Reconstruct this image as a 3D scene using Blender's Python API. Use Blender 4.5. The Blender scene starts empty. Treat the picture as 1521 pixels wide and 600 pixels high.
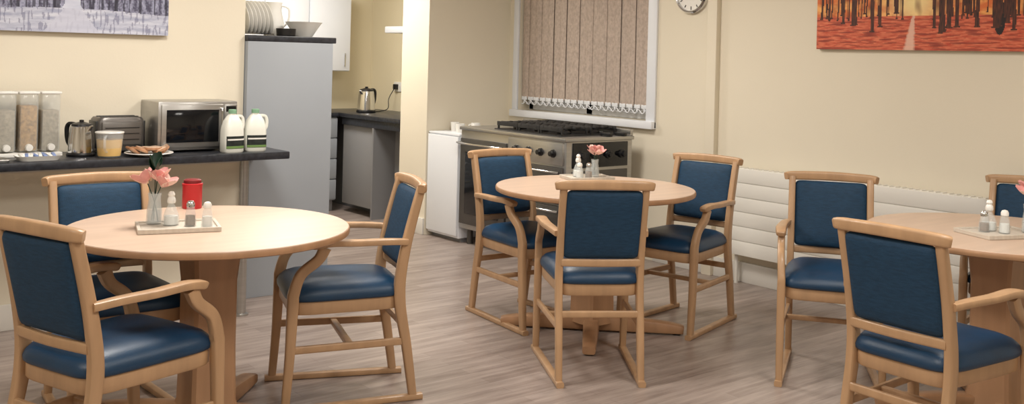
import bpy, bmesh, math, random
from mathutils import Vector, Matrix, noise
random.seed(4)
R=math.radians
scene=bpy.context.scene
col=scene.collection

# ---------------------------------------------------------------- materials
def srgb(r,g,b):
    def f(c):
        c/=255.0
        return c/12.92 if c<=0.04045 else ((c+0.055)/1.055)**2.4
    return (f(r),f(g),f(b),1.0)

def mk(name,c,rough=0.5,metal=0.0,alpha=1.0,emit=None,es=0,spec=None,vary=0.0,vscale=(8,8,8),bump=0.0,bscale=60,coat=0):
    m=bpy.data.materials.new(name); m.use_nodes=True
    nt=m.node_tree; b=nt.nodes['Principled BSDF']
    b.inputs['Base Color'].default_value=c
    b.inputs['Roughness'].default_value=rough
    b.inputs['Metallic'].default_value=metal
    b.inputs['Alpha'].default_value=alpha
    if spec is not None: b.inputs['Specular IOR Level'].default_value=spec
    if coat: b.inputs['Coat Weight'].default_value=coat
    if emit:
        b.inputs['Emission Color'].default_value=emit
        b.inputs['Emission Strength'].default_value=es
    tc=nt.nodes.new('ShaderNodeTexCoord')
    if vary>0:
        mp=nt.nodes.new('ShaderNodeMapping'); mp.inputs['Scale'].default_value=vscale
        nz=nt.nodes.new('ShaderNodeTexNoise'); nz.inputs['Scale'].default_value=1.0; nz.inputs['Detail'].default_value=5
        rp=nt.nodes.new('ShaderNodeValToRGB')
        rp.color_ramp.elements[0].position=0.3; rp.color_ramp.elements[1].position=0.7
        rp.color_ramp.elements[0].color=(c[0]*(1-vary),c[1]*(1-vary),c[2]*(1-vary),1)
        rp.color_ramp.elements[1].color=(min(1,c[0]*(1+vary)),min(1,c[1]*(1+vary)),min(1,c[2]*(1+vary)),1)
        nt.links.new(tc.outputs['Object'],mp.inputs['Vector'])
        nt.links.new(mp.outputs[0],nz.inputs['Vector'])
        nt.links.new(nz.outputs['Fac'],rp.inputs['Fac'])
        nt.links.new(rp.outputs['Color'],b.inputs['Base Color'])
    if bump>0:
        n2=nt.nodes.new('ShaderNodeTexNoise'); n2.inputs['Scale'].default_value=bscale; n2.inputs['Detail'].default_value=3
        bp=nt.nodes.new('ShaderNodeBump'); bp.inputs['Strength'].default_value=bump; bp.inputs['Distance'].default_value=0.004
        nt.links.new(tc.outputs['Object'],n2.inputs['Vector'])
        nt.links.new(n2.outputs['Fac'],bp.inputs['Height'])
        nt.links.new(bp.outputs[0],b.inputs['Normal'])
    return m

M={}
M['wall']=mk('wall_paint_cream',srgb(227,218,198),0.75,vary=0.015,vscale=(1.5,1.5,1.5),bump=0.08,bscale=90)
M['wallk']=mk('wall_paint_kitchen',srgb(230,218,188),0.7,bump=0.05)
M['ceil']=mk('ceiling_white',srgb(238,237,234),0.9,bump=0.05)
M['white']=mk('gloss_white',srgb(228,231,236),0.35,bump=0.02)
M['skirt']=mk('skirting_white',srgb(218,214,206),0.4,bump=0.02)
M['rad']=mk('radiator_enamel',srgb(228,225,217),0.4,bump=0.02)
M['beech']=mk('beech_wood',srgb(182,146,110),0.40,vary=0.10,vscale=(22,22,3),bump=0.02,coat=0.12)
M['beech2']=mk('beech_edge',srgb(172,132,98),0.42,vary=0.10,vscale=(18,18,2.5))
M['top']=mk('table_top_laminate',srgb(203,177,156),0.36,vary=0.06,vscale=(3,26,3),coat=0.06)
M['blue']=mk('blue_vinyl',srgb(17,55,85),0.40,vary=0.14,vscale=(10,10,10),bump=0.15,bscale=240)
M['bluef']=mk('blue_fabric_back',srgb(26,58,84),0.68,spec=.35,vary=0.2,vscale=(160,30,160),bump=0.25,bscale=300)
M['counter']=mk('dark_slate_laminate',srgb(44,46,52),0.32,vary=0.5,vscale=(40,40,40))
M['greycab']=mk('grey_cabinet_panel',srgb(154,159,165),0.5,vary=0.02,vscale=(3,3,3))
M['greydark']=mk('grey_cupboard',srgb(134,134,136),0.5,bump=0.02)
M['steel']=mk('stainless_steel',srgb(178,176,172),0.3,0.85,vary=0.06,vscale=(3,3,60))
M['steeld']=mk('dark_steel',srgb(92,90,88),0.4,0.7,vary=0.1,vscale=(5,5,5))
M['toast']=mk('toaster_dark_steel',srgb(112,108,104),0.35,0.6,vary=0.1,vscale=(5,5,5))
M['chrome']=mk('chrome',srgb(215,215,215),0.12,1.0,bump=0.01)
M['black']=mk('black_plastic',srgb(22,22,24),0.35,bump=0.02)
M['iron']=mk('cast_iron',srgb(34,33,33),0.6,bump=0.2)
M['glassblk']=mk('black_glass',srgb(14,16,20),0.08,bump=0.005,bscale=5)
M['clear']=mk('clear_acrylic',srgb(215,220,220),0.08,alpha=0.28,bump=0.01)
M['clearj']=mk('clear_jug',srgb(225,228,228),0.06,alpha=0.22,bump=0.01)
M['glass']=mk('clear_glass',srgb(225,232,232),0.05,alpha=0.30,bump=0.01)
M['milk']=mk('milk_plastic',srgb(232,232,222),0.35,vary=0.02)
M['label']=mk('milk_label',srgb(34,40,38),0.45,vary=0.5,vscale=(30,30,60))
M['green']=mk('green_cap',srgb(130,170,140),0.4,bump=0.02)
M['labelg']=mk('label_green',srgb(110,140,80),0.45,bump=0.02)
M['oj']=mk('orange_juice',srgb(238,190,76),0.3,vary=0.05)
M['ceramic']=mk('white_ceramic',srgb(234,232,226),0.25,bump=0.01)
M['pastry']=mk('bread_crumb',srgb(206,176,150),0.55,vary=0.2,vscale=(30,30,30),bump=0.4,bscale=60)
M['crust']=mk('bread_crust',srgb(168,122,88),0.6,vary=0.2,vscale=(30,30,30),bump=0.4,bscale=40)
M['pink']=mk('pink_petal',srgb(222,158,152),0.6,vary=0.14,vscale=(30,30,30))
M['pinkl']=mk('pale_pink_petal',srgb(236,200,188),0.6,vary=0.08,vscale=(30,30,30))
M['leaf']=mk('leaf_green',srgb(26,56,40),0.5,vary=0.2,vscale=(40,40,40))
M['red']=mk('red_enamel',srgb(190,28,36),0.35,vary=0.06)
M['reddk']=mk('red_dark',srgb(120,16,24),0.4,bump=0.02)
M['salt']=mk('salt',srgb(236,236,232),0.8,bump=0.2)
M['pepper']=mk('pepper',srgb(120,92,66),0.8,vary=0.4,vscale=(200,200,200))
M['tray']=mk('bleached_wood_tray',srgb(200,190,176),0.5,vary=0.08,vscale=(60,8,8))
M['cereal1']=mk('cereal_flakes',srgb(172,134,78),0.8,vary=0.4,vscale=(70,70,70),bump=0.6,bscale=80)
M['cereal2']=mk('cereal_pale',srgb(160,148,126),0.8,vary=0.25,vscale=(70,70,70),bump=0.6,bscale=80)
M['dish']=mk('dish_blue',srgb(120,140,185),0.3,vary=0.2,vscale=(30,30,30))
M['rubber']=mk('cable_black',srgb(15,15,15),0.6,bump=0.02)
M['night']=mk('night_glass',srgb(30,34,42),0.06,bump=0.004,bscale=4)
M['slat']=mk('blind_fabric',srgb(184,168,156),0.85,vary=0.16,vscale=(50,50,42),bump=0.3,bscale=300)
M['panel_em']=mk('light_diffuser',srgb(255,250,240),0.5,emit=(1,0.95,0.88,1),es=3.0,bump=0.01)
M['canvas']=mk('canvas_edge',srgb(200,196,190),0.8,bump=0.2)

def floor_material():
    m=bpy.data.materials.new('floor_wood_vinyl'); m.use_nodes=True
    nt=m.node_tree; b=nt.nodes['Principled BSDF']; N=nt.nodes.new; L=nt.links.new
    tc=N('ShaderNodeTexCoord'); mp=N('ShaderNodeMapping'); L(tc.outputs['Object'],mp.inputs['Vector'])
    br=N('ShaderNodeTexBrick'); br.offset=0.37; br.inputs['Scale'].default_value=1.0
    br.inputs['Brick Width'].default_value=0.75; br.inputs['Row Height'].default_value=0.075
    br.inputs['Mortar Size'].default_value=0.0015; br.inputs['Mortar Smooth'].default_value=0.3
    br.inputs['Color1'].default_value=srgb(168,154,146); br.inputs['Color2'].default_value=srgb(130,115,107)
    br.inputs['Mortar'].default_value=srgb(108,96,90)
    L(mp.outputs[0],br.inputs['Vector'])
    m2=N('ShaderNodeMapping'); m2.inputs['Scale'].default_value=(2.4,24,1); L(tc.outputs['Object'],m2.inputs['Vector'])
    nz=N('ShaderNodeTexNoise'); nz.inputs['Scale'].default_value=1; nz.inputs['Detail'].default_value=7; nz.inputs['Roughness'].default_value=0.65
    L(m2.outputs[0],nz.inputs['Vector'])
    rp=N('ShaderNodeValToRGB'); rp.color_ramp.elements[0].position=0.34; rp.color_ramp.elements[1].position=0.66
    rp.color_ramp.elements[0].color=srgb(118,103,96); rp.color_ramp.elements[1].color=srgb(182,168,159)
    L(nz.outputs['Fac'],rp.inputs['Fac'])
    mx=N('ShaderNodeMixRGB'); mx.inputs['Fac'].default_value=0.55
    L(br.outputs['Color'],mx.inputs['Color1']); L(rp.outputs['Color'],mx.inputs['Color2'])
    L(mx.outputs[0],b.inputs['Base Color'])
    n3=N('ShaderNodeTexNoise'); n3.inputs['Scale'].default_value=3
    mr=N('ShaderNodeMapRange'); mr.inputs['To Min'].default_value=0.28; mr.inputs['To Max'].default_value=0.42
    L(n3.outputs['Fac'],mr.inputs['Value']); L(mr.outputs[0],b.inputs['Roughness'])
    bp=N('ShaderNodeBump'); bp.inputs['Strength'].default_value=0.06; bp.inputs['Distance'].default_value=0.003
    L(nz.outputs['Fac'],bp.inputs['Height']); L(bp.outputs[0],b.inputs['Normal'])
    return m
M['floor']=floor_material()

# ---------------------------------------------------------------- mesh helpers
class B:
    """bmesh accumulator with material slots"""
    def __init__(s): s.bm=bmesh.new(); s.mats=[]
    def mi(s,k):
        if k not in s.mats: s.mats.append(k)
        return s.mats.index(k)
    def box(s,c,d,mat,bev=0.0,rot=None,seg=2):
        t=bmesh.new(); bmesh.ops.create_cube(t,size=1.0)
        for v in t.verts: v.co=Vector((v.co.x*d[0],v.co.y*d[1],v.co.z*d[2]))
        if bev>0: bmesh.ops.bevel(t,geom=t.edges[:],offset=bev,segments=seg,profile=0.5,affect='EDGES')
        Mx=Matrix.Translation(Vector(c))@(rot if rot else Matrix.Identity(4))
        s._merge(t,Mx,mat)
    def box2(s,a,b,mat,bev=0.0):
        c=[(a[i]+b[i])/2 for i in range(3)]; d=[abs(b[i]-a[i]) for i in range(3)]
        s.box(c,d,mat,bev)
    def _merge(s,t,Mx,mat):
        k=s.mi(mat); mp={}
        for v in t.verts: mp[v]=s.bm.verts.new(Mx@v.co)
        for f in t.faces:
            try:
                nf=s.bm.faces.new([mp[v] for v in f.verts]); nf.material_index=k
            except ValueError: pass
        t.free()
    def rings(s,rings,mat,capa=True,capb=True,closed=True):
        k=s.mi(mat); vr=[[s.bm.verts.new(p) for p in r] for r in rings]
        n=len(vr[0])
        for i in range(len(vr)-1):
            for j in range(n if closed else n-1):
                f=s.bm.faces.new((vr[i][j],vr[i][(j+1)%n],vr[i+1][(j+1)%n],vr[i+1][j])); f.material_index=k
        if capa: f=s.bm.faces.new(vr[0][::-1]); f.material_index=k
        if capb: f=s.bm.faces.new(vr[-1]); f.material_index=k
    def lathe(s,prof,c,mat,seg=28,rot=None,cap=True):
        c=Vector(c); rr=[]
        for r,z in prof:
            r=max(r,0.0004)
            ring=[Vector((r*math.cos(2*math.pi*j/seg),r*math.sin(2*math.pi*j/seg),z)) for j in range(seg)]
            if rot: ring=[rot@p for p in ring]
            rr.append([p+c for p in ring])
        s.rings(rr,mat,cap,cap)
    def pad(s,a,b,prof,mat,n=5,seg=40,taper=0.0,Mx=None,arc=None):
        rr=[]
        for sc,z in prof:
            sc=max(sc,0.001); ring=[]
            for j in range(seg):
                th=2*math.pi*j/seg if arc is None else R(arc[0]+(arc[1]-arc[0])*j/(seg-1))
                ct,st=math.cos(th),math.sin(th)
                x=a*math.copysign(abs(ct)**(2/n),ct)
                y=b*math.copysign(abs(st)**(2/n),st)*(1+taper*x/a)
                p=Vector((x*sc,y*sc,z)); ring.append(Mx@p if Mx else p)
            rr.append(ring)
        if arc is None: s.rings(rr,mat)
        else: s.rings(rr,mat,False,False,False)
    def sweep(s,pts,sec,side,mat,sub=6,n=4.5,seg=14):
        pts=[Vector(p) for p in pts]
        if not isinstance(sec,list): sec=[sec]*len(pts)
        P=[];S=[]
        if len(pts)>2 and sub>1:
            for i in range(len(pts)-1):
                p0=pts[max(i-1,0)];p1=pts[i];p2=pts[i+1];p3=pts[min(i+2,len(pts)-1)]
                for q in range(sub):
                    t=q/sub
                    P.append(0.5*((2*p1)+(-p0+p2)*t+(2*p0-5*p1+4*p2-p3)*t*t+(-p0+3*p1-3*p2+p3)*t**3))
                    S.append((sec[i][0]*(1-t)+sec[i+1][0]*t,sec[i][1]*(1-t)+sec[i+1][1]*t))
            P.append(pts[-1]);S.append(sec[-1])
        else: P=pts;S=sec
        side=Vector(side).normalized(); rr=[]
        for i,p in enumerate(P):
            t=(P[min(i+1,len(P)-1)]-P[max(i-1,0)]).normalized()
            sd=(side-t*side.dot(t)).normalized(); nn=t.cross(sd)
            ring=[]
            for j in range(seg):
                th=2*math.pi*(j+0.5)/seg; ct,st=math.cos(th),math.sin(th)
                ring.append(p+sd*(S[i][0]/2*math.copysign(abs(ct)**(2/n),ct))+nn*(S[i][1]/2*math.copysign(abs(st)**(2/n),st)))
            rr.append(ring)
        s.rings(rr,mat)
    def ell(s,c,r,mat,rot=None,seg=14):
        t=bmesh.new(); bmesh.ops.create_uvsphere(t,u_segments=seg,v_segments=max(8,seg//2+2),radius=1)
        Mx=Matrix.Translation(Vector(c))@(rot if rot else Matrix.Identity(4))@Matrix.Diagonal((r[0],r[1],r[2],1))
        s._merge(t,Mx,mat)
    def mesh(s,name,ang=38):
        bmesh.ops.recalc_face_normals(s.bm,faces=s.bm.faces[:])
        me=bpy.data.meshes.new(name); s.bm.to_mesh(me); s.bm.free()
        for k in s.mats: me.materials.append(M[k])
        me.shade_smooth(); me.set_sharp_from_angle(angle=R(ang))
        return me
    def obj(s,name,parent=None,loc=(0,0,0),rz=0,ang=38):
        return put(name,s.mesh(name,ang),parent,loc,rz)
def put(name,me,parent=None,loc=(0,0,0),rz=0):
    o=bpy.data.objects.new(name,me); col.objects.link(o)
    o.location=loc; o.rotation_euler=(0,0,R(rz))
    if parent: o.parent=parent
    return o
def empty(name,loc=(0,0,0),rz=0):
    e=bpy.data.objects.new(name,None); col.objects.link(e); e.location=loc; e.rotation_euler=(0,0,R(rz)); e.empty_display_size=0.2
    return e
def rotm(ax,deg): return Matrix.Rotation(R(deg),4,ax)

# ---------------------------------------------------------------- room shell
XB=5.31; YA=5.44; H=2.5; X0=-2.6; Y0=-2.6; YK=8.5; XK=5.12; YR=6.59
b=B(); b.box2((X0-.1,Y0-.1,-.1),(XB+.3,YK+.1,0),'floor'); b.obj('floor')
b=B(); b.box2((X0-.1,Y0-.1,H),(XB+.3,YK+.1,H+.1),'ceil'); b.obj('ceiling')
b=B(); b.box2((X0,YA,0),(2.44,YA+.12,H),'wall'); b.obj('wall_left')
b=B(); b.box2((X0-.1,Y0-.1,0),(X0,YA+.12,H),'wall'); b.obj('wall_side')
b=B(); b.box2((X0,Y0-.1,0),(XB+.3,Y0,H),'wall'); b.obj('wall_rear')
# right wall with window opening
WY0,WY1,WZ0,WZ1=5.0,6.46,0.985,2.12
b=B()
b.box2((XB,Y0,0),(XB+.25,WY0,H),'wall'); b.box2((XB,WY1,0),(XB+.25,YR+.38,H),'wall')
b.box2((XB,WY0,0),(XB+.25,WY1,WZ0),'wall'); b.box2((XB,WY0,WZ1),(XB+.25,WY1,H),'wall')
b.obj('wall_right')
b=B(); b.box2((4.49,YR,0),(XB,YR+.38,H),'wall'); b.obj('wall_return')
b=B(); b.box2((XB-.045,4.355,0),(XB,4.435,H),'wall',0.004); b.obj('trim_pipe_boxing')
b=B(); b.box2((2.32,YK,0),(XK+.1,YK+.1,H),'wallk'); b.obj('wall_kitchen_back')
b=B(); b.box2((XK,YR+.38,0),(XK+.1,YK,H),'wallk'); b.obj('wall_kitchen_right')
b=B(); b.box2((2.32,YA+.12,0),(2.42,YK,H),'wallk'); b.obj('wall_kitchen_left')
# skirtings
b=B(); b.box2((XB-.018,Y0,0),(XB,4.355,.13),'skirt',.004); b.box2((XB-.018,4.435,0),(XB,4.9,.13),'skirt',.004); b.obj('baseboard_right')
b=B(); b.box2((4.472,YR,0),(4.49,YR+.38,.13),'skirt',.004); b.obj('baseboard_return')
b=B(); b.box2((X0,YA-.018,0),(2.43,YA,.13),'skirt',.004); b.obj('baseboard_left')

# window
b=B()
b.box2((XB-.02,WY0-.085,WZ0-.05),(XB+.0,WY0+.0,WZ1+.08),'white',.004)
b.box2((XB-.02,WY1,WZ0-.05),(XB+.0,WY1+.06,WZ1+.08),'white',.004)
b.box2((XB-.02,WY0,WZ1),(XB+.0,WY1,WZ1+.08),'white',.004)
b.box2((XB-.05,WY0-.085,WZ0-.055),(XB+.18,WY1+.06,WZ0-.0),'white',.006)
for y in (WY0+.02,(WY0+WY1)/2,WY1-.02):
    b.box2((XB+.12,y-.035,WZ0),(XB+.18,y+.035,WZ1),'white',.005)
b.box2((XB+.12,WY0,WZ0),(XB+.18,WY1,WZ0+.11),'white',.005)
b.box2((XB+.12,WY0,WZ1-.07),(XB+.18,WY1,WZ1),'white',.005)
b.box2((XB+.145,WY0,WZ0+.09),(XB+.155,WY1,WZ1-.06),'night')
b.obj('window_1')
# vertical blind
b=B()
b.box2((XB+.01,WY0+.01,WZ1-.05),(XB+.06,WY1-.01,WZ1-.005),'white',.004)
n=19; w=(WY1-WY0-.03)/n
for i in range(n):
    y=WY0+.015+w*(i+.5); rr=rotm('Z',-4+random.uniform(-3,3))
    zb=1.085
    wd=w*1.12; pr=[]; bow=.009; xo=XB+.026+.004*(i%2)
    for z in (zb,WZ1-.05):
        ring=[]
        for q in range(7):
            s_=-1+q/3; ring.append(Matrix.Translation((xo,y,0))@rr@Vector((-bow*(1-s_*s_),s_*wd/2,z)))
        for q in range(7):
            s_=1-q/3; ring.append(Matrix.Translation((xo,y,0))@rr@Vector((.0015-bow*(1-s_*s_),s_*wd/2,z)))
        pr.append(ring)
    b.rings(pr,'slat')
    b.box((xo-.004,y,zb-.004),(.010,w*.86,.030),'white',.003,rr)
    b.box((xo-.004,y,zb-.030),(.006,.016,.030),'white',.001,rr)
for dx in (.004,.052):
    pts=[]
    for i in range(n):
        y=WY0+.015+w*(i+.5); pts+= [(XB+dx,y-w*.45,1.062),(XB+dx,y-w*.1,1.036),(XB+dx,y+w*.15,1.036)]
    b.sweep(pts,(.008,.008),(1,0,0),'white',2,2,6)
b.obj('vertical_blind')

# radiator
b=B()
ya,yb=2.45,4.18; zt,zb=.745,.19
b.box2((XB-.10,ya,zb),(XB-.03,yb,zt),'rad',.006)
nr=6; hh=(zt-zb)/nr
for i in range(nr):
    b.box2((XB-.106,ya+.003,zb+i*hh+.0018),(XB-.098,yb-.003,zb+(i+1)*hh-.0018),'rad',.002)
for i in range(44):
    y=ya+.03+i*(yb-ya-.06)/43
    b.box2((XB-.09,y-.006,zt),(XB-.04,y+.006,zt+.004),'rad')
b.box2((XB-.03,ya+.2,.3),(XB-.002,ya+.25,.6),'rad'); b.box2((XB-.03,yb-.25,.3),(XB-.002,yb-.2,.6),'rad')
b.lathe([(.012,0),(.012,.2)],(XB-.06,yb-.05,0),'rad',12)
b.obj('radiator')

# clock
b=B()
Mx=Matrix.Translation((XB,4.60,1.885))@rotm('Y',-90)
def lat(prof,mat,seg=40):
    rr=[[Mx@Vector((r*math.cos(2*math.pi*j/seg),r*math.sin(2*math.pi*j/seg),z)) for j in range(seg)] for r,z in prof]
    b.rings(rr,mat)
lat([(.14,0),(.14,.03),(.132,.04),(.122,.036),(.12,.02),(.12,0)],'chrome')
lat([(.0005,.021),(.121,.021),(.121,.018),(.0005,.018)],'ceramic')
for k in range(12):
    a=R(30*k); c=Mx@Vector((.102*math.cos(a),.102*math.sin(a),.022))
    b.box(c,(.003,.006,.018 if k%3 else .024),'black',0,Matrix.Rotation(-a,4,'X'))
b.box((XB-.026,4.60,1.92),(.003,.008,.07),'black'); b.box((XB-.029,4.58,1.875),(.003,.006,.09),'black',0,rotm('X',60))
b.obj('wall_clock')

# ---------------------------------------------------------------- pictures (flat canvases)
def colmat(name):
    m=bpy.data.materials.new(name); m.use_nodes=True; nt=m.node_tree
    a=nt.nodes.new('ShaderNodeAttribute'); a.attribute_name='Col'
    p=nt.nodes['Principled BSDF']; p.inputs['Roughness'].default_value=.6
    nt.links.new(a.outputs['Color'],p.inputs['Base Color']); return m
def picture(name,w,h,fn,org,ux,nrm,nx=340,nz=170,dep=.035):
    """canvas: org = lower-left seen from front, ux= right dir, nrm= toward viewer"""
    org=Vector(org);ux=Vector(ux);nrm=Vector(nrm);uz=Vector((0,0,1))
    bm=bmesh.new(); lay=bm.loops.layers.float_color.new('Col')
    vs=[[bm.verts.new(org+nrm*dep+ux*(w*i/nx)+uz*(h*j/nz)) for i in range(nx+1)] for j in range(nz+1)]
    for j in range(nz):
        for i in range(nx):
            f=bm.faces.new((vs[j][i],vs[j][i+1],vs[j+1][i+1],vs[j+1][i]))
            c=fn((i+.5)/nx,(j+.5)/nz)
            for l in f.loops: l[lay]=c
    e=[org,org+ux*w,org+ux*w+uz*h,org+uz*h]
    bk=[bm.verts.new(p) for p in e]
    for q in range(4):
        f=bm.faces.new((bk[q],bk[(q+1)%4],bm.verts.new(e[(q+1)%4]+nrm*dep),bm.verts.new(e[q]+nrm*dep))); f.material_index=1
        for l in f.loops: l[lay]=(0.4,.4,.4,1)
    me=bpy.data.meshes.new(name); bm.to_mesh(me); bm.free()
    me.materials.append(colmat(name+'_print')); me.materials.append(M['canvas'])
    return put(name,me)
def mixc(a,c,t):
    t=max(0,min(1,t)); return tuple(a[k]*(1-t)+c[k]*t for k in range(3))+(1,)
def nz3(x,y,z=0): return noise.noise(Vector((x,y,z)))
rng=random.Random(7)
trunks=[(rng.random(),rng.uniform(.0015,.004),rng.uniform(.235,.29)) for _ in range(70)]+[(rng.random(),rng.uniform(.005,.0085),rng.uniform(.13,.22)) for _ in range(24)]
trunks=[t for t in trunks if abs(t[0]-.437)>.03]
def autumn(u,v):
    hor=.27
    if v<hor:
        c=mixc(srgb(190,72,46),srgb(222,124,88),.5+.9*nz3(u*30,v*90)+.3*nz3(u*90,v*260))
        if nz3(u*14+5,v*60)>.1: c=mixc(c,srgb(138,50,34),.3+1.2*nz3(u*14+5,v*60))
        wdt=.006+.075*(hor-v)
        pc=.437-.06*(hor-v)
        d=abs(u-pc+.006*nz3(v*40,3))
        if d<wdt: c=mixc(srgb(230,186,164),c,max(0,(d/wdt-.6)/.4)*.7+.1)
    else:
        c=mixc(srgb(216,112,54),srgb(244,178,100),.4+1.2*nz3(u*18,v*16)+.4*nz3(u*70,v*60))
        c=mixc(c,srgb(250,226,160),math.exp(-((u-.44)/.10)**2)*math.exp(-((v-.4)/.2)**2))
        c=mixc(c,srgb(110,46,26),.8*max(0,nz3(u*40,v*7,4)*1.8))
    for x,tw,b0 in trunks:
        if v>b0 and abs(u-x-.005*nz3(v*6,x*40))<tw*(1.25-.4*v)*(1.6 if v<b0+.012 else 1):
            return mixc(srgb(46,24,18),srgb(92,46,28),.5+nz3(u*200,v*20))
    if ((u-.775)/.022)**2+((v-.25)/.13)**2<1: return srgb(30,18,16)
    return c
picture('autumn_forest_canvas',1.42,.71,autumn,(XB-.001,3.59,1.513),(0,-1,0),(-1,0,0))
tr2=[(rng.uniform(0,1),rng.uniform(.002,.006)) for _ in range(50)]
def winter(u,v):
    c=mixc(srgb(160,164,186),srgb(206,208,220),.5+nz3(u*8,v*40)+.3*nz3(u*60,v*120))
    d=abs(u-.62)
    hz=.17-.10*max(0,d-.12)
    if v>hz:
        if d>.03+max(0,.2-v)*.3:
            c=mixc(srgb(74,72,94),srgb(160,162,186),.45+1.1*nz3(u*70,v*12)+.6*nz3(u*170,v*70))
            for x,tw in tr2:
                if abs(u-x-.003*nz3(v*9,x*50))<tw: c=mixc(srgb(40,38,54),c,.2)
        else: c=mixc(c,srgb(206,210,226),.6)
    else:
        if nz3(u*120,v*14)>.18: c=mixc(c,srgb(104,104,134),.55)
        if d<.03+.45*(hz-v): c=mixc(c,srgb(196,198,214),.8)
    return c
picture('winter_avenue_canvas',1.30,.72,winter,(.685,YA-.001,1.484),(1,0,0),(0,-1,0))

# ---------------------------------------------------------------- chair
KW=.875
def make_chair_meshes():
    b=B(); k=KW
    for s in (-1,1):
        y=s*.207*k
        b.sweep([(-.045,y,.02),(-.015,y,.22),(.02,y,.43),(.0,y,.62),(-.06,y,.868)],
                [(.030,.034),(.032,.040),(.034,.048),(.032,.042),(.032,.034)],(0,1,0),'beech')
        yo=s*.245*k
        b.sweep([(.475,yo,.02),(.462,yo,.22),(.455,yo,.42),(.452,yo,.47),(.425,yo+s*.004,.545),(.36,yo+s*.006,.60),(.335,yo+s*.006,.648)],
                [(.030,.032),(.034,.038),(.036,.046),(.034,.046),(.032,.042),(.032,.042),(.032,.05)],(0,1,0),'beech')
        b.sweep([(-.005,s*.222*k,.652),(.08,s*.236*k,.658),(.2,s*.25*k,.660),(.31,s*.255*k,.664),(.375,s*.254*k,.656),(.39,s*.254*k,.650)],
                [(.030,.026),(.040,.026),(.046,.026),(.050,.028),(.044,.030),(.030,.018)],(0,1,0),'beech')
        b.sweep([(-.012,s*.209*k,.245),(.46,s*.243*k,.245)],(.018,.030),(0,1,0),'beech',1)
        b.sweep([(-.085,s*.205*k,.0125),(.505,s*.248*k,.0125)],(.034,.025),(0,1,0),'beech',1)
    b.sweep([(-.008,-.2*k,.30),(-.008,.2*k,.30)],(.018,.03),(1,0,0),'beech',1)
    b.sweep([(.22,-.222*k,.245),(.22,.222*k,.245)],(.03,.022),(1,0,0),'beech',1)
    b.sweep([(-.052,-.242*k,.868),(-.068,-.20*k,.872),(-.078,0,.876),(-.068,.20*k,.872),(-.052,.242*k,.868)],
            [(.030,.034),(.036,.042),(.036,.044),(.036,.042),(.030,.034)],(1,0,0),'beech')
    b.sweep([(.002,-.2*k,.525),(-.010,0,.525),(.002,.2*k,.525)],(.022,.034),(1,0,0),'beech',4)
    b.pad(.238,.228*k,[(0,.432),(.97,.432),(.98,.42),(.98,.385),(.96,.378),(0,.378)],'beech',7,48,.075,Matrix.Translation((.232,0,0)))
    frame=b.mesh('chair_frame')
    b=B()
    b.pad(.245,.236*k,[(0,.510),(.35,.509),(.6,.505),(.78,.497),(.9,.484),(.97,.467),(1,.450),(.995,.436),(.97,.430),(0,.430)],'blue',6,56,.075,Matrix.Translation((.232,0,0)))
    seat=b.mesh('chair_seat',60)
    b=B()
    Mx=Matrix.Translation((-.027,0,.697))@rotm('Y',-13.5)@rotm('Y',90)
    b.pad(.158,.193*k,[(0,.024),(.6,.023),(.85,.020),(.95,.014),(1,.004),(1,-.006),(.95,-.016),(.85,-.021),(.6,-.023),(0,-.024)],'bluef',14,56,0,Mx)
    back=b.mesh('chair_back',60)
    return frame,seat,back
cf,cs,cb=make_chair_meshes()
def chair(x,y,ang):
    e=empty('dining_chair',(x,y,0),ang)
    put('frame',cf,e); put('seat_cushion',cs,e); put('back_cushion',cb,e)
    return e
chair(.865,3.25,19)
chair(1.31,4.25,268)
chair(2.34,3.65,161)
chair(3.115,3.19,57)
chair(3.56,4.42,-93)
chair(4.40,3.72,192)
chair(4.265,2.80,215)
chair(3.165,1.81,-2)
chair(5.07,2.215,196)

# ---------------------------------------------------------------- tables
def make_table():
    b=B(); R0=.522
    b.lathe([(0.0004,.722),(R0-.01,.722),(R0-.002,.726),(R0,.733),(R0,.741),(R0-.003,.7475)],(0,0,0),'beech2',96)
    b.lathe([(0.0004,.745),(R0-.0035,.745),(R0-.006,.75),(0.0004,.75)],(0,0,0),'top',96)
    top=b.mesh('table_top',30)
    b=B()
    prof=[(.100,.05),(.086,.10),(.082,.3),(.082,.55),(.090,.64),(.108,.70)]
    rr=[]
    for h,z in prof:
        c=.012; rr.append([Vector(p) for p in [(h,-h+c,z),(h,h-c,z),(h-c,h,z),(-h+c,h,z),(-h,h-c,z),(-h,-h+c,z),(-h+c,-h,z),(h-c,-h,z)]])
    b.rings(rr,'beech2')
    b.box((0,0,.711),(.40,.40,.022),'beech2',.004)
    for k in range(4):
        a=R(45+90*k); d=Vector((math.cos(a),math.sin(a),0)); sd=(-d.y,d.x,0)
        b.sweep([d*.02+Vector((0,0,.045)),d*.22+Vector((0,0,.042)),d*.40+Vector((0,0,.034)),d*.475+Vector((0,0,.027))],
                [(.085,.08),(.078,.074),(.07,.056),(.062,.040)],sd,'beech2',4)
        b.lathe([(.022,0),(.022,.014)],(d.x*.44,d.y*.44,0),'black',16)
        b.sweep([d*.02+Vector((0,0,.685)),d*.36+Vector((0,0,.705))],[(.06,.07),(.05,.03)],sd,'beech2',1)
    base=b.mesh('table_base',30)
    return top,base
tt,tb=make_table()
def table(x,y):
    e=empty('round_dining_table',(x,y,0),0); put('table_top',tt,e); put('pedestal_base',tb,e)
T1=(1.53,3.675);T2=(3.68,3.825);T3=(4.19,1.955)
table(*T1);table(*T2);table(*T3)
ZT=.75

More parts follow.
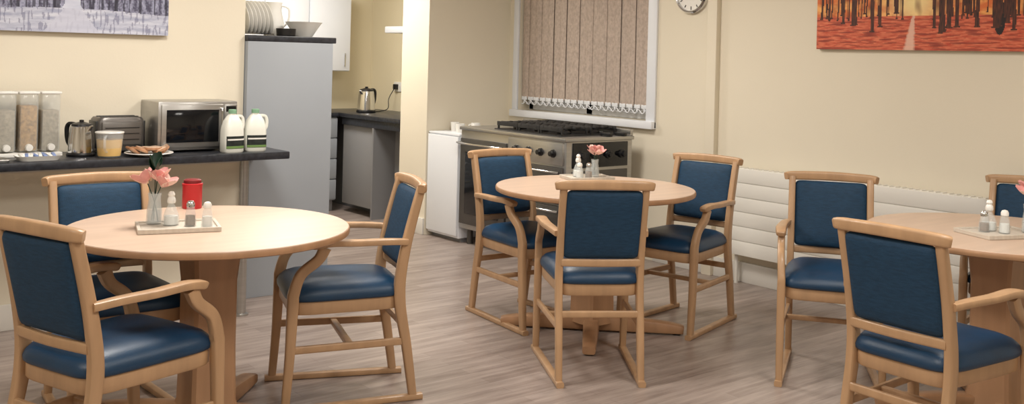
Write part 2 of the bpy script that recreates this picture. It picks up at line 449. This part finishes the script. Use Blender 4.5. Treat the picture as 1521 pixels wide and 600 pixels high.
# ---------------------------------------------------------------- table-top things
def tray(x,y,a,w=.29,d=.20):
    b=B()
    b.box((0,0,.006),(w,d,.012),'tray',.003)
    for s in (-1,1):
        b.box((0,s*(d/2-.006),.013),(w,.012,.010),'tray',.002)
        b.box((s*(w/2-.006),0,.013),(.012,d-.024,.010),'tray',.002)
    b.obj('serving_tray',None,(x,y,ZT),a)
def shaker(x,y,z,kind,h=.095):
    b=B(); r=.021
    b.lathe([(.0005,0),(r,0),(r*1.05,.01),(r*.92,h*.45),(r*.66,h*.72),(r*.6,h*.76)],(0,0,0),'glass',20)
    b.lathe([(.0005,.004),(r*.85,.004),(r*.8,h*.42),(.0005,h*.42)],(0,0,0),kind,16)
    b.lathe([(r*.62,h*.74),(r*.72,h*.76),(r*.72,h*.88),(r*.5,h*.97),(.0005,h)],(0,0,0),'ceramic' if kind=='salt' else 'chrome',20)
    b.obj('salt_shaker' if kind=='salt' else 'pepper_shaker',None,(x,y,z))
def cruet(x,y,z):
    b=B()
    b.lathe([(.0005,0),(.028,0),(.031,.008),(.029,.035),(.019,.06),(.012,.075),(.011,.085)],(0,0,0),'glass',20)
    b.lathe([(.0005,.004),(.025,.004),(.024,.035),(.0005,.036)],(0,0,0),'salt',16)
    b.lathe([(.014,.082),(.016,.088),(.014,.100),(.010,.106),(.013,.114),(.008,.124),(.0005,.126)],(0,0,0),'ceramic',20)
    b.obj('glass_cruet',None,(x,y,z))
def petal(b,c,T,L,W,mat):
    """a cupped pointed petal, T orients +X outward"""
    rr=[]
    N=7
    for i in range(N+1):
        t=i/N; w=W*math.sin(math.pi*min(1,(t*.86+.08)))**.8; x=L*t; z=.35*L*t*t
        rr.append([c+T@Vector((x,w*s_,z+ .35*w*s_*s_+o)) for s_,o in ((-1,0),(-.5,0),(0,0),(.5,0),(1,0),(1,.0012),(.5,.0012),(0,.0012),(-.5,.0012),(-1,.0012))])
    b.rings(rr,mat)
def vase(x,y,z,a=0,leaf=True,sc=1.0):
    b=B()
    b.lathe([(.0005,0),(.026,0),(.030,.005),(.028,.05),(.022,.09),(.025,.115),(.022,.115),(.019,.09),(.025,.05),(.025,.01),(.0005,.008)],(0,0,0),'glass',24)
    b.lathe([(.0005,.010),(.0235,.010),(.023,.05),(.0005,.05)],(0,0,0),'glass',20)
    for k,(dx,dy,h) in enumerate([(.006,.004,.160),(-.026,-.004,.150),(.026,-.012,.140)]):
        b.sweep([(-dx*.5,-dy*.5,.012),(0,0,.08),(dx,dy,h)],(.004,.004),(1,0,0),'leaf',4,2,8)
        c=Vector((dx*1.3,dy*1.3,h))
        lean=rotm('Y',22*(1 if dx>0 else -1) if abs(dx)>.01 else 0)
        for p in range(5):
            T=lean@rotm('Z',72*p+25*k)@rotm('Y',-24)
            petal(b,c,T,.062,.025,'pink' if (p+k)%3 else 'pinkl')
        for p in range(3):
            T=lean@rotm('Z',120*p+50*k)@rotm('Y',-62)
            petal(b,c,T,.036,.015,'pinkl')
        b.ell(c+Vector((0,0,.008)),(.008,.008,.010),'pinkl',None,10)
    if leaf:
        for an,h in ((100,.225),(150,.215),(60,.230),(10,.21),(200,.22)):
            t=rotm('Z',an)@rotm('Y',-50); c=Vector((0,0,h-.02))
            petal(b,c,t,.058,.024,'leaf')
            b.sweep([(0,0,.02),(0,0,.12),(0,0,h-.02)],(.003,.003),(1,0,0),'leaf',4,2,6)
    o=b.obj('flower_vase',None,(x,y,z),a); o.scale=(sc,sc,sc)
zs=ZT+.012
tray(1.405,3.675,-16)
vase(1.345,3.755,zs,-40)
cruet(1.388,3.70,zs); shaker(1.440,3.645,zs,'pepper'); shaker(1.482,3.59,zs,'salt')
b=B()
b.lathe([(.0005,0),(.038,0),(.040,.004),(.040,.092),(.042,.096),(.042,.104),(.038,.106),(.036,.100)],(0,0,0),'red',32)
b.lathe([(.0005,.106),(.036,.106),(.036,.118),(.030,.122),(.0005,.122)],(0,0,0),'reddk',32)
b.sweep([(.038,0,.085),(.066,0,.080),(.068,0,.045),(.038,0,.025)],(.010,.008),(0,1,0),'red',5)
b.obj('red_canister',None,(1.635,4.125,ZT),60)
# table 2
tray(3.87,4.09,-20,.26,.18)
vase(3.91,4.07,zs,70,False,.85); cruet(3.83,4.12,zs); shaker(3.845,4.05,zs,'pepper',.085)
shaker(3.80,4.075,zs,'salt',.085)
# table 3
tray(4.12,1.92,-22,.29,.2)
vase(4.208,1.845,zs,10,False); cruet(4.115,1.965,zs); shaker(4.065,1.96,zs,'pepper',.085); shaker(4.10,1.895,zs,'salt')

# ---------------------------------------------------------------- servery counter + things
ZC=.875
b=B()
b.box2((.3,5.0,ZC-.04),(2.52,5.400,ZC),'counter',.006)
b.box2((.3,5.395,ZC-.04),(2.43,YA-.002,ZC),'counter',.002)
b.lathe([(.026,.012),(.026,ZC-.04)],(2.30,5.09,0),'steel',24); b.lathe([(.04,0),(.04,.010),(.028,.014)],(2.30,5.09,0),'steel',24)
b.box2((.35,5.38,ZC-.09),(2.42,YA-.002,ZC-.04),'skirt')
b.box2((.3,5.02,0),(.34,YA-.02,ZC-.04),'greycab')
b.obj('servery_counter')
# microwave
b=B(); w,d,h=.43,.262,.255
b.box((0,0,h/2+.01),(w,d,h),'steel',.006)
b.box((-.035,-d/2-.006,h/2+.01),(w-.10,.014,h-.03),'steel',.004)
b.box((-.035,-d/2-.014,h/2+.01),(w-.15,.004,h-.085),'glassblk',.001)
b.box((w/2-.04,-d/2-.004,h/2+.01),(.07,.010,h-.03),'steel',.002)
b.box((w/2-.04,-d/2-.010,h-.03),(.055,.003,.03),'glassblk')
for k in (0,1): 
    b.lathe([(.018,0),(.016,.014),(.0005,.015)],(w/2-.04,-d/2-.009,.16-.07*k),'chrome',20,rotm('X',90))
b.sweep([(w/2-.095,-d/2-.012,.05),(w/2-.095,-d/2-.026,.06),(w/2-.095,-d/2-.026,h-.04),(w/2-.095,-d/2-.012,h-.03)],(.01,.01),(1,0,0),'chrome',4,2,10)
for sx in (-1,1):
    for sy in (-1,1): b.lathe([(.014,0),(.014,.012)],(sx*.18,sy*.11,0),'black',12)
b.obj('microwave',None,(2.075,5.306,ZC))
# milk bottles
def milk(x,y,a):
    b=B()
    b.pad(.058,.045,[(0,0),(.9,0),(1,.008),(1,.075),(.98,.115),(.93,.135),(.78,.165),(.52,.19),(.33,.20),(.3,.203)],'milk',3.4,40)
    b.lathe([(.019,.198),(.019,.214)],(0,0,0),'milk',20)
    b.lathe([(.021,.206),(.021,.224),(.018,.227),(.0005,.227)],(0,0,0),'green',24)
    b.sweep([(.022,0,.192),(.052,0,.188),(.062,0,.165),(.060,0,.13),(.050,0,.112)],[(.020,.014),(.022,.016),(.022,.016),(.022,.016),(.02,.014)],(0,1,0),'milk',5)
    b.pad(.0586,.0456,[(1,.022),(1,.088)],'label',3.4,24,arc=(215,350))
    b.pad(.0592,.0462,[(1,.024),(1,.036)],'labelg',3.4,24,arc=(216,349))
    b.pad(.0592,.0462,[(1,.066),(1,.074)],'ceramic',3.4,24,arc=(225,330))
    b.obj('milk_bottle',None,(x,y,ZC),a)
milk(2.222,5.082,8); milk(2.362,5.105,-8)
def kettle(x,y,z,a,sc=1):
    b=B()
    b.lathe([(.0005,0),(.075,0),(.078,.012),(.070,.022)],(0,0,0),'black',32)
    b.lathe([(.070,.02),(.070,.03),(.066,.10),(.058,.165),(.052,.17)],(0,0,0),'chrome',36)
    b.lathe([(.055,.168),(.052,.18),(.02,.19),(.012,.192),(.012,.202),(.0005,.204)],(0,0,0),'black',32)
    b.sweep([(-.045,0,.178),(-.085,0,.18),(-.105,0,.15),(-.098,0,.08),(-.066,0,.04)],[(.02,.014),(.024,.016),(.024,.018),(.022,.016),(.02,.014)],(0,1,0),'black',6)
    b.sweep([(.048,0,.15),(.075,0,.172)],[(.03,.03),(.018,.008)],(0,1,0),'chrome',1)
    o=b.obj('electric_kettle',None,(x,y,z),a); o.scale=(sc,sc,sc)
kettle(1.492,5.20,ZC,-60,.88)
# toaster
b=B()
b.pad(.120,.08,[(0,.012),(.94,.012),(1,.02),(1,.15),(.97,.172),(.9,.182),(0,.184)],'toast',6,48)
b.box((0,-.074,.10),(.20,.02,.12),'toast',.006)
for s in (-1,1): b.box((0,s*.03,.184),(.19,.022,.006),'black',.002)
for i in range(3): b.box((0,-.085,.07+.03*i),(.17,.003,.004),'black')
for s in (-1,1): b.box((s*.118,0,.095),(.014,.12,.14),'black',.006)
b.box((.127,0,.13),(.02,.03,.014),'chrome',.004)
b.box((0,0,.006),(.2,.12,.012),'black',.003)
b.obj('toaster',None,(1.705,5.33,ZC))
# juice jug
b=B()
b.lathe([(.0005,0),(.05,0),(.054,.006),(.060,.06),(.066,.122),(.064,.122),(.058,.06),(.051,.009),(.0005,.008)],(0,0,0),'clearj',36)
b.lathe([(.0005,.009),(.0525,.009),(.0575,.06),(.0595,.088),(.0005,.088)],(0,0,0),'oj',36)
b.sweep([(.064,0,.11),(.094,0,.10),(.094,0,.05),(.058,0,.03)],(.012,.007),(0,1,0),'clearj',6)
b.lathe([(.066,.118),(.068,.122),(.066,.126),(.0005,.128)],(0,0,0),'ceramic',32)
b.obj('juice_jug',None,(1.592,5.085,ZC),-120)
# plate of sliced bread, slices fanned up to a peak
b=B()
b.lathe([(.0005,0),(.06,0),(.07,.004),(.118,.016),(.116,.019),(.07,.009),(.0005,.008)],(0,0,0),'ceramic',40)
for i in range(7):
    t=(i-3)/3; hgt=.026*(1-.55*abs(t))
    Mx=Matrix.Translation((.075*t,(-.012 if i%2 else .010),.016+hgt*.9))@rotm('Z',90+12*math.sin(i*2))@rotm('X',-38*t+random.uniform(-6,6))@rotm('Y',0)
    b.pad(.048,.034,[(0,-.006),(.9,-.006),(.93,-.005),(.93,.005),(.9,.006),(0,.006)],'pastry',3.2,28,.12,Mx)
    b.pad(.048,.034,[(.93,-.0055),(1,-.004),(1,.004),(.93,.0055)],'crust',3.2,28,.12,Mx)
b.obj('bread_plate',None,(1.785,5.080,ZC))
# cereal dispensers
b=B()
b.box((0,0,.010),(.50,.16,.02),'ceramic',.004)
for i in range(5):
    x=-.20+.1*i
    b.box((x,0,.165),(.088,.11,.285),'clear',.012)
    b.box((x,0,.125+.012*(i%2)),(.078,.10,.20+.02*(i%2)),'cereal1' if i==3 else 'cereal2',.01)
    b.box((x,0,.309),(.094,.118,.012),'ceramic',.004)
    b.lathe([(.018,0),(.016,.02),(.0005,.021)],(x,-.056,.045),'ceramic',16,rotm('X',90))
b.obj('cereal_dispenser',None,(1.165,5.31,ZC))
# shallow dish with sachets
b=B()
b.pad(.10,.06,[(0,0),(.85,0),(1,.02),(1.02,.022),(.97,.022),(.84,.006),(0,.006)],'ceramic',5,40)
for i in range(8): b.box((-.07+.02*i,random.uniform(-.015,.015),.020),(.016,.06,.012),'dish' if i%2 else 'ceramic',.003,rotm('X',12)@rotm('Z',random.uniform(-20,20)))
b.obj('sachet_dish',None,(1.27,5.10,ZC))
b=B()
b.pad(.16,.07,[(0,0),(.95,0),(1,.010),(.98,.014),(.93,.006),(0,.006)],'steel',7,40)
b.obj('metal_tray',None,(.98,5.09,ZC))

# ---------------------------------------------------------------- tall grey unit + crockery
ZU=1.505
b=B()
b.box2((2.445,5.405,.0),(2.99,6.25,ZU-.035),'greycab',.003)
b.box2((2.442,5.402,ZU-.035),(3.01,6.27,ZU),'counter',.005)
b.obj('tall_grey_cabinet')
# plate rack
b=B()
for i in range(7): b.lathe([(.0005,0),(.06,0),(.10,.012),(.101,.015),(.06,.006),(.0005,.005)],(-.075+.025*i,0,.105),'ceramic',36,rotm('Y',78))
for s in (-1,1): b.sweep([(-.11,s*.05,.0),(-.11,s*.05,.012),(.12,s*.05,.012),(.12,s*.05,0)],(.006,.006),(0,1,0),'chrome',1,2,8)
b.obj('plate_rack',None,(2.57,5.64,ZU))
b=B()
b.lathe([(.0005,0),(.05,0),(.055,.006),(.10,.075),(.112,.09),(.108,.09),(.096,.075),(.05,.012),(.0005,.010)],(0,0,0),'ceramic',40)
b.obj('mixing_bowl',None,(2.87,5.56,ZU))
b=B()
b.lathe([(.0005,0),(.055,0),(.06,.01),(.062,.08),(.045,.16),(.05,.21),(.047,.21),(.042,.16),(.058,.08),(.055,.014),(.0005,.012)],(0,0,0),'ceramic',32)
b.sweep([(.045,0,.19),(.09,0,.17),(.09,0,.10),(.06,0,.06)],(.016,.010),(0,1,0),'ceramic',6)
b.obj('water_jug',None,(2.76,5.74,ZU),-40)
b=B()
b.lathe([(.0005,0),(.05,0),(.055,.005),(.058,.045),(.055,.045),(.052,.008),(.0005,.007)],(0,0,0),'black',32)
b.obj('small_dark_bowl',None,(2.71,5.47,ZU))

# ---------------------------------------------------------------- kitchen
b=B()  # back run with drawers
b.box2((3.3,7.98,.1),(4.47,YK-.002,.845),'greycab',.003)
b.box2((3.3,8.03,0),(4.47,YK-.002,.1),'greydark')
for i in range(4):
    for xs in ((4.06,4.468),(3.6,4.045)):
        b.box2((xs[0],7.962,.11+.183*i),(xs[1],7.982,.11+.183*i+.173),'greycab',.003)
        b.box2((xs[0]+.08,7.95,.11+.183*i+.13),(xs[1]-.08,7.962,.11+.183*i+.14),'chrome',.002)
b.box2((3.3,7.95,.845),(4.472,YK-.002,.882),'counter',.004)
b.obj('kitchen_drawer_unit')
b=B()  # right run
b.box2((4.48,6.98,.845),(XK-.002,YK-.002,.882),'counter',.004)
b.box2((4.50,7.0,.78),(4.52,7.94,.845),'counter',.002)
b.box2((4.56,6.98,0),(XK-.01,7.02,.845),'greydark')
b.box2((4.72,7.02,0),(4.74,YK-.02,.845),'greydark')
b.box2((4.50,7.40,0),(4.74,7.42,.78),'greydark')
b.box2((4.53,7.42,.08),(4.72,7.96,.78),'greydark',.003)
b.obj('kitchen_worktop')
b=B()
for i in range(3):
    x=3.42+.43*i
    b.box2((x,8.2,1.245),(x+.425,YK-.002,2.0),'white',.003)
    b.box2((x+.003,8.18,1.25),(x+.422,8.2,1.995),'white',.004)
    b.box2((x+.36,8.165,1.29),(x+.37,8.18,1.41),'chrome',.002)
b.obj('kitchen_wall_cupboard')
b=B()
b.box2((4.78,7.12,1.60),(XK-.002,7.72,1.66),'white',.01); b.box2((4.95,7.25,1.66),(XK-.002,7.6,2.1),'white',.006)
b.obj('extractor_hood')
kettle(4.72,7.90,.882,200,1.15)
b=B(); b.box((XK-.008,7.98,1.11),(.012,.15,.09),'ceramic',.004); b.box((XK-.028,8.0,1.11),(.04,.045,.05),'black',.006)
b.box((XK-.015,7.95,1.12),(.006,.012,.02),'ceramic',.002); b.obj('wall_socket')
b=B(); b.sweep([(XK-.045,8.0,1.09),(XK-.10,8.0,1.0),(5.0,7.98,.91),(4.90,7.95,.888),(4.82,7.92,.888)],(.008,.008),(0,1,0),'rubber',6,2,8); b.obj('kettle_cable')

# ---------------------------------------------------------------- white cabinet, range
b=B()
b.box2((4.52,6.175,.03),(XB-.01,YR-.005,.805),'white',.004)
b.box2((4.50,6.18,.05),(4.52,YR-.01,.80),'white',.004)
b.box2((4.56,6.19,0),(5.2,YR-.02,.03),'greydark')
b.box2((4.51,6.172,.805),(XB-.01,YR-.003,.82),'white',.003)
b.obj('white_fridge')
b=B()
y0,y1=4.98,6.165; xf=4.52; xb=5.14
b.box2((xf,y0,.12),(xb,y1,.86),'steel',.004)
for yy in (y0+.06,y1-.06):
    for xx in (xf+.06,xb-.06): b.lathe([(.022,0),(.022,.12)],(xx,yy,0),'steeld',16)
b.box2((xf-.02,y0-.012,.86),(xb+.01,y1,.885),'steel',.005)
b.box2((xb-.02,y0,.885),(xb+.01,y1,.93),'steel',.004)
b.box2((xf-.022,5.60,.16),(xf,y1-.02,.80),'steeld',.005)
b.box2((xf-.028,5.67,.24),(xf-.02,y1-.09,.70),'glassblk',.002)
b.sweep([(xf-.02,5.64,.765),(xf-.06,5.65,.765),(xf-.06,y1-.05,.765),(xf-.02,y1-.04,.765)],(.016,.016),(0,0,1),'chrome',3,2,10)
b.box2((xf-.018,y0+.02,.70),(xf,5.58,.85),'steel',.004)
b.box2((xf-.022,y0+.02,.44),(xf,5.58,.685),'steeld',.005)
b.box2((xf-.022,y0+.02,.16),(xf,5.58,.425),'steeld',.005)
for zz in (.655,.395): b.sweep([(xf-.02,5.04,zz),(xf-.055,5.05,zz),(xf-.055,5.52,zz),(xf-.02,5.53,zz)],(.014,.014),(0,0,1),'chrome',3,2,10)
for k in range(4):
    b.lathe([(.028,0),(.026,.012),(.018,.014),(.017,.036),(.0005,.038)],(xf-.018,5.09+.13*k,.775),'black',20,rotm('Y',-90))
b.box2((xf+.05,y0-.010,.68),(xb-.05,y0,.85),'glassblk',.004)
for k in range(4):
    b.lathe([(.030,0),(.028,.012),(.02,.014),(.019,.034),(.0005,.036)],(xf+.12+.13*k,y0-.010,.765),'black',20,rotm('X',90))
b.box2((xf+.05,y0-.010,.18),(xb-.05,y0,.66),'steeld',.004)
# griddle handles at the near right corner of the hob
for xx in (xf+.40,xf+.54):
    b.box((xx,y0+.035,.897),(.03,.10,.024),'black',.006)
# hob
b.box2((xf+.06,y0+.12,.885),(xb-.05,5.84,.892),'iron',.002)
for j in range(3):
    for i in range(2):
        cx=xf+.19+.27*i; cy=y0+.24+.24*j
        b.lathe([(.05,.892),(.05,.905),(.03,.915),(.0005,.916)],(cx,cy,0),'iron',24)
        for q in (-1,0,1):
            b.box((cx+q*.08,cy,.938),(.014,.235,.014),'iron',.002)
            b.box((cx,cy+q*.08,.938),(.25,.014,.014),'iron',.002)
        for sx in (-1,1):
            b.box((cx+sx*.118,cy,.93),(.012,.235,.03),'iron',.002)
            for sy in (-1,1): b.box((cx+sx*.115,cy+sy*.108,.912),(.012,.012,.045),'iron',.001)
b.obj('range_cooker')
b=B()
b.lathe([(.0005,0),(.03,0),(.036,.07),(.033,.07),(.028,.005),(.0005,.004)],(0,0,0),'ceramic',24)
b.sweep([(.034,0,.058),(.055,0,.05),(.03,0,.02)],(.01,.007),(0,1,0),'ceramic',5)
me=b.mesh('white_mug')
for p in ((4.70,6.50,0),(4.62,6.32,60),(4.80,6.36,130)): put('white_mug',me,None,(p[0],p[1],.82),p[2])

# ---------------------------------------------------------------- lights
def panel(x,y,e,size=.6,c=(1,.95,.88)):
    b=B(); b.box((0,0,-.012),(size+.05,size+.05,.024),'white',.004); b.box((0,0,-.025),(size,size,.004),'panel_em')
    o=b.obj('ceiling_light',None,(x,y,H))
    L=bpy.data.lights.new('panel_lamp','AREA'); L.shape='SQUARE'; L.size=size; L.energy=e; L.color=c
    l=bpy.data.objects.new('panel_lamp',L); col.objects.link(l); l.parent=o; l.location=(0,0,-.04)
panel(1.6,3.9,37); panel(3.5,4.4,33); panel(3.2,1.4,25); panel(1.3,1.2,33); panel(-1.0,2.8,25); panel(-.8,-.8,19); panel(3.0,-1.2,17)
panel(3.6,7.1,44)
w=bpy.data.worlds.new('World'); scene.world=w; w.use_nodes=True
w.node_tree.nodes['Background'].inputs[0].default_value=(.02,.025,.04,1)
w.node_tree.nodes['Background'].inputs[1].default_value=.5

# ---------------------------------------------------------------- camera
cd=bpy.data.cameras.new('camera'); cam=bpy.data.objects.new('camera',cd); col.objects.link(cam)
cd.sensor_fit='HORIZONTAL'; cd.sensor_width=36; cd.lens=36*1500/1521; cd.shift_y=-216/1521
cd.clip_start=.05
yaw=R(51); roll=.026
v=Vector((math.cos(yaw),math.sin(yaw),0)); r=Vector((math.sin(yaw),-math.cos(yaw),0)); u=Vector((0,0,1))
r2=r*math.cos(roll)+u*math.sin(roll); u2=u*math.cos(roll)-r*math.sin(roll)
m=Matrix((r2,u2,-v)).transposed().to_4x4(); m.translation=(0,0,1.42)
cam.matrix_world=m
scene.camera=cam
scene.view_settings.view_transform='Standard'
scene.view_settings.look='None'
scene.view_settings.exposure=0
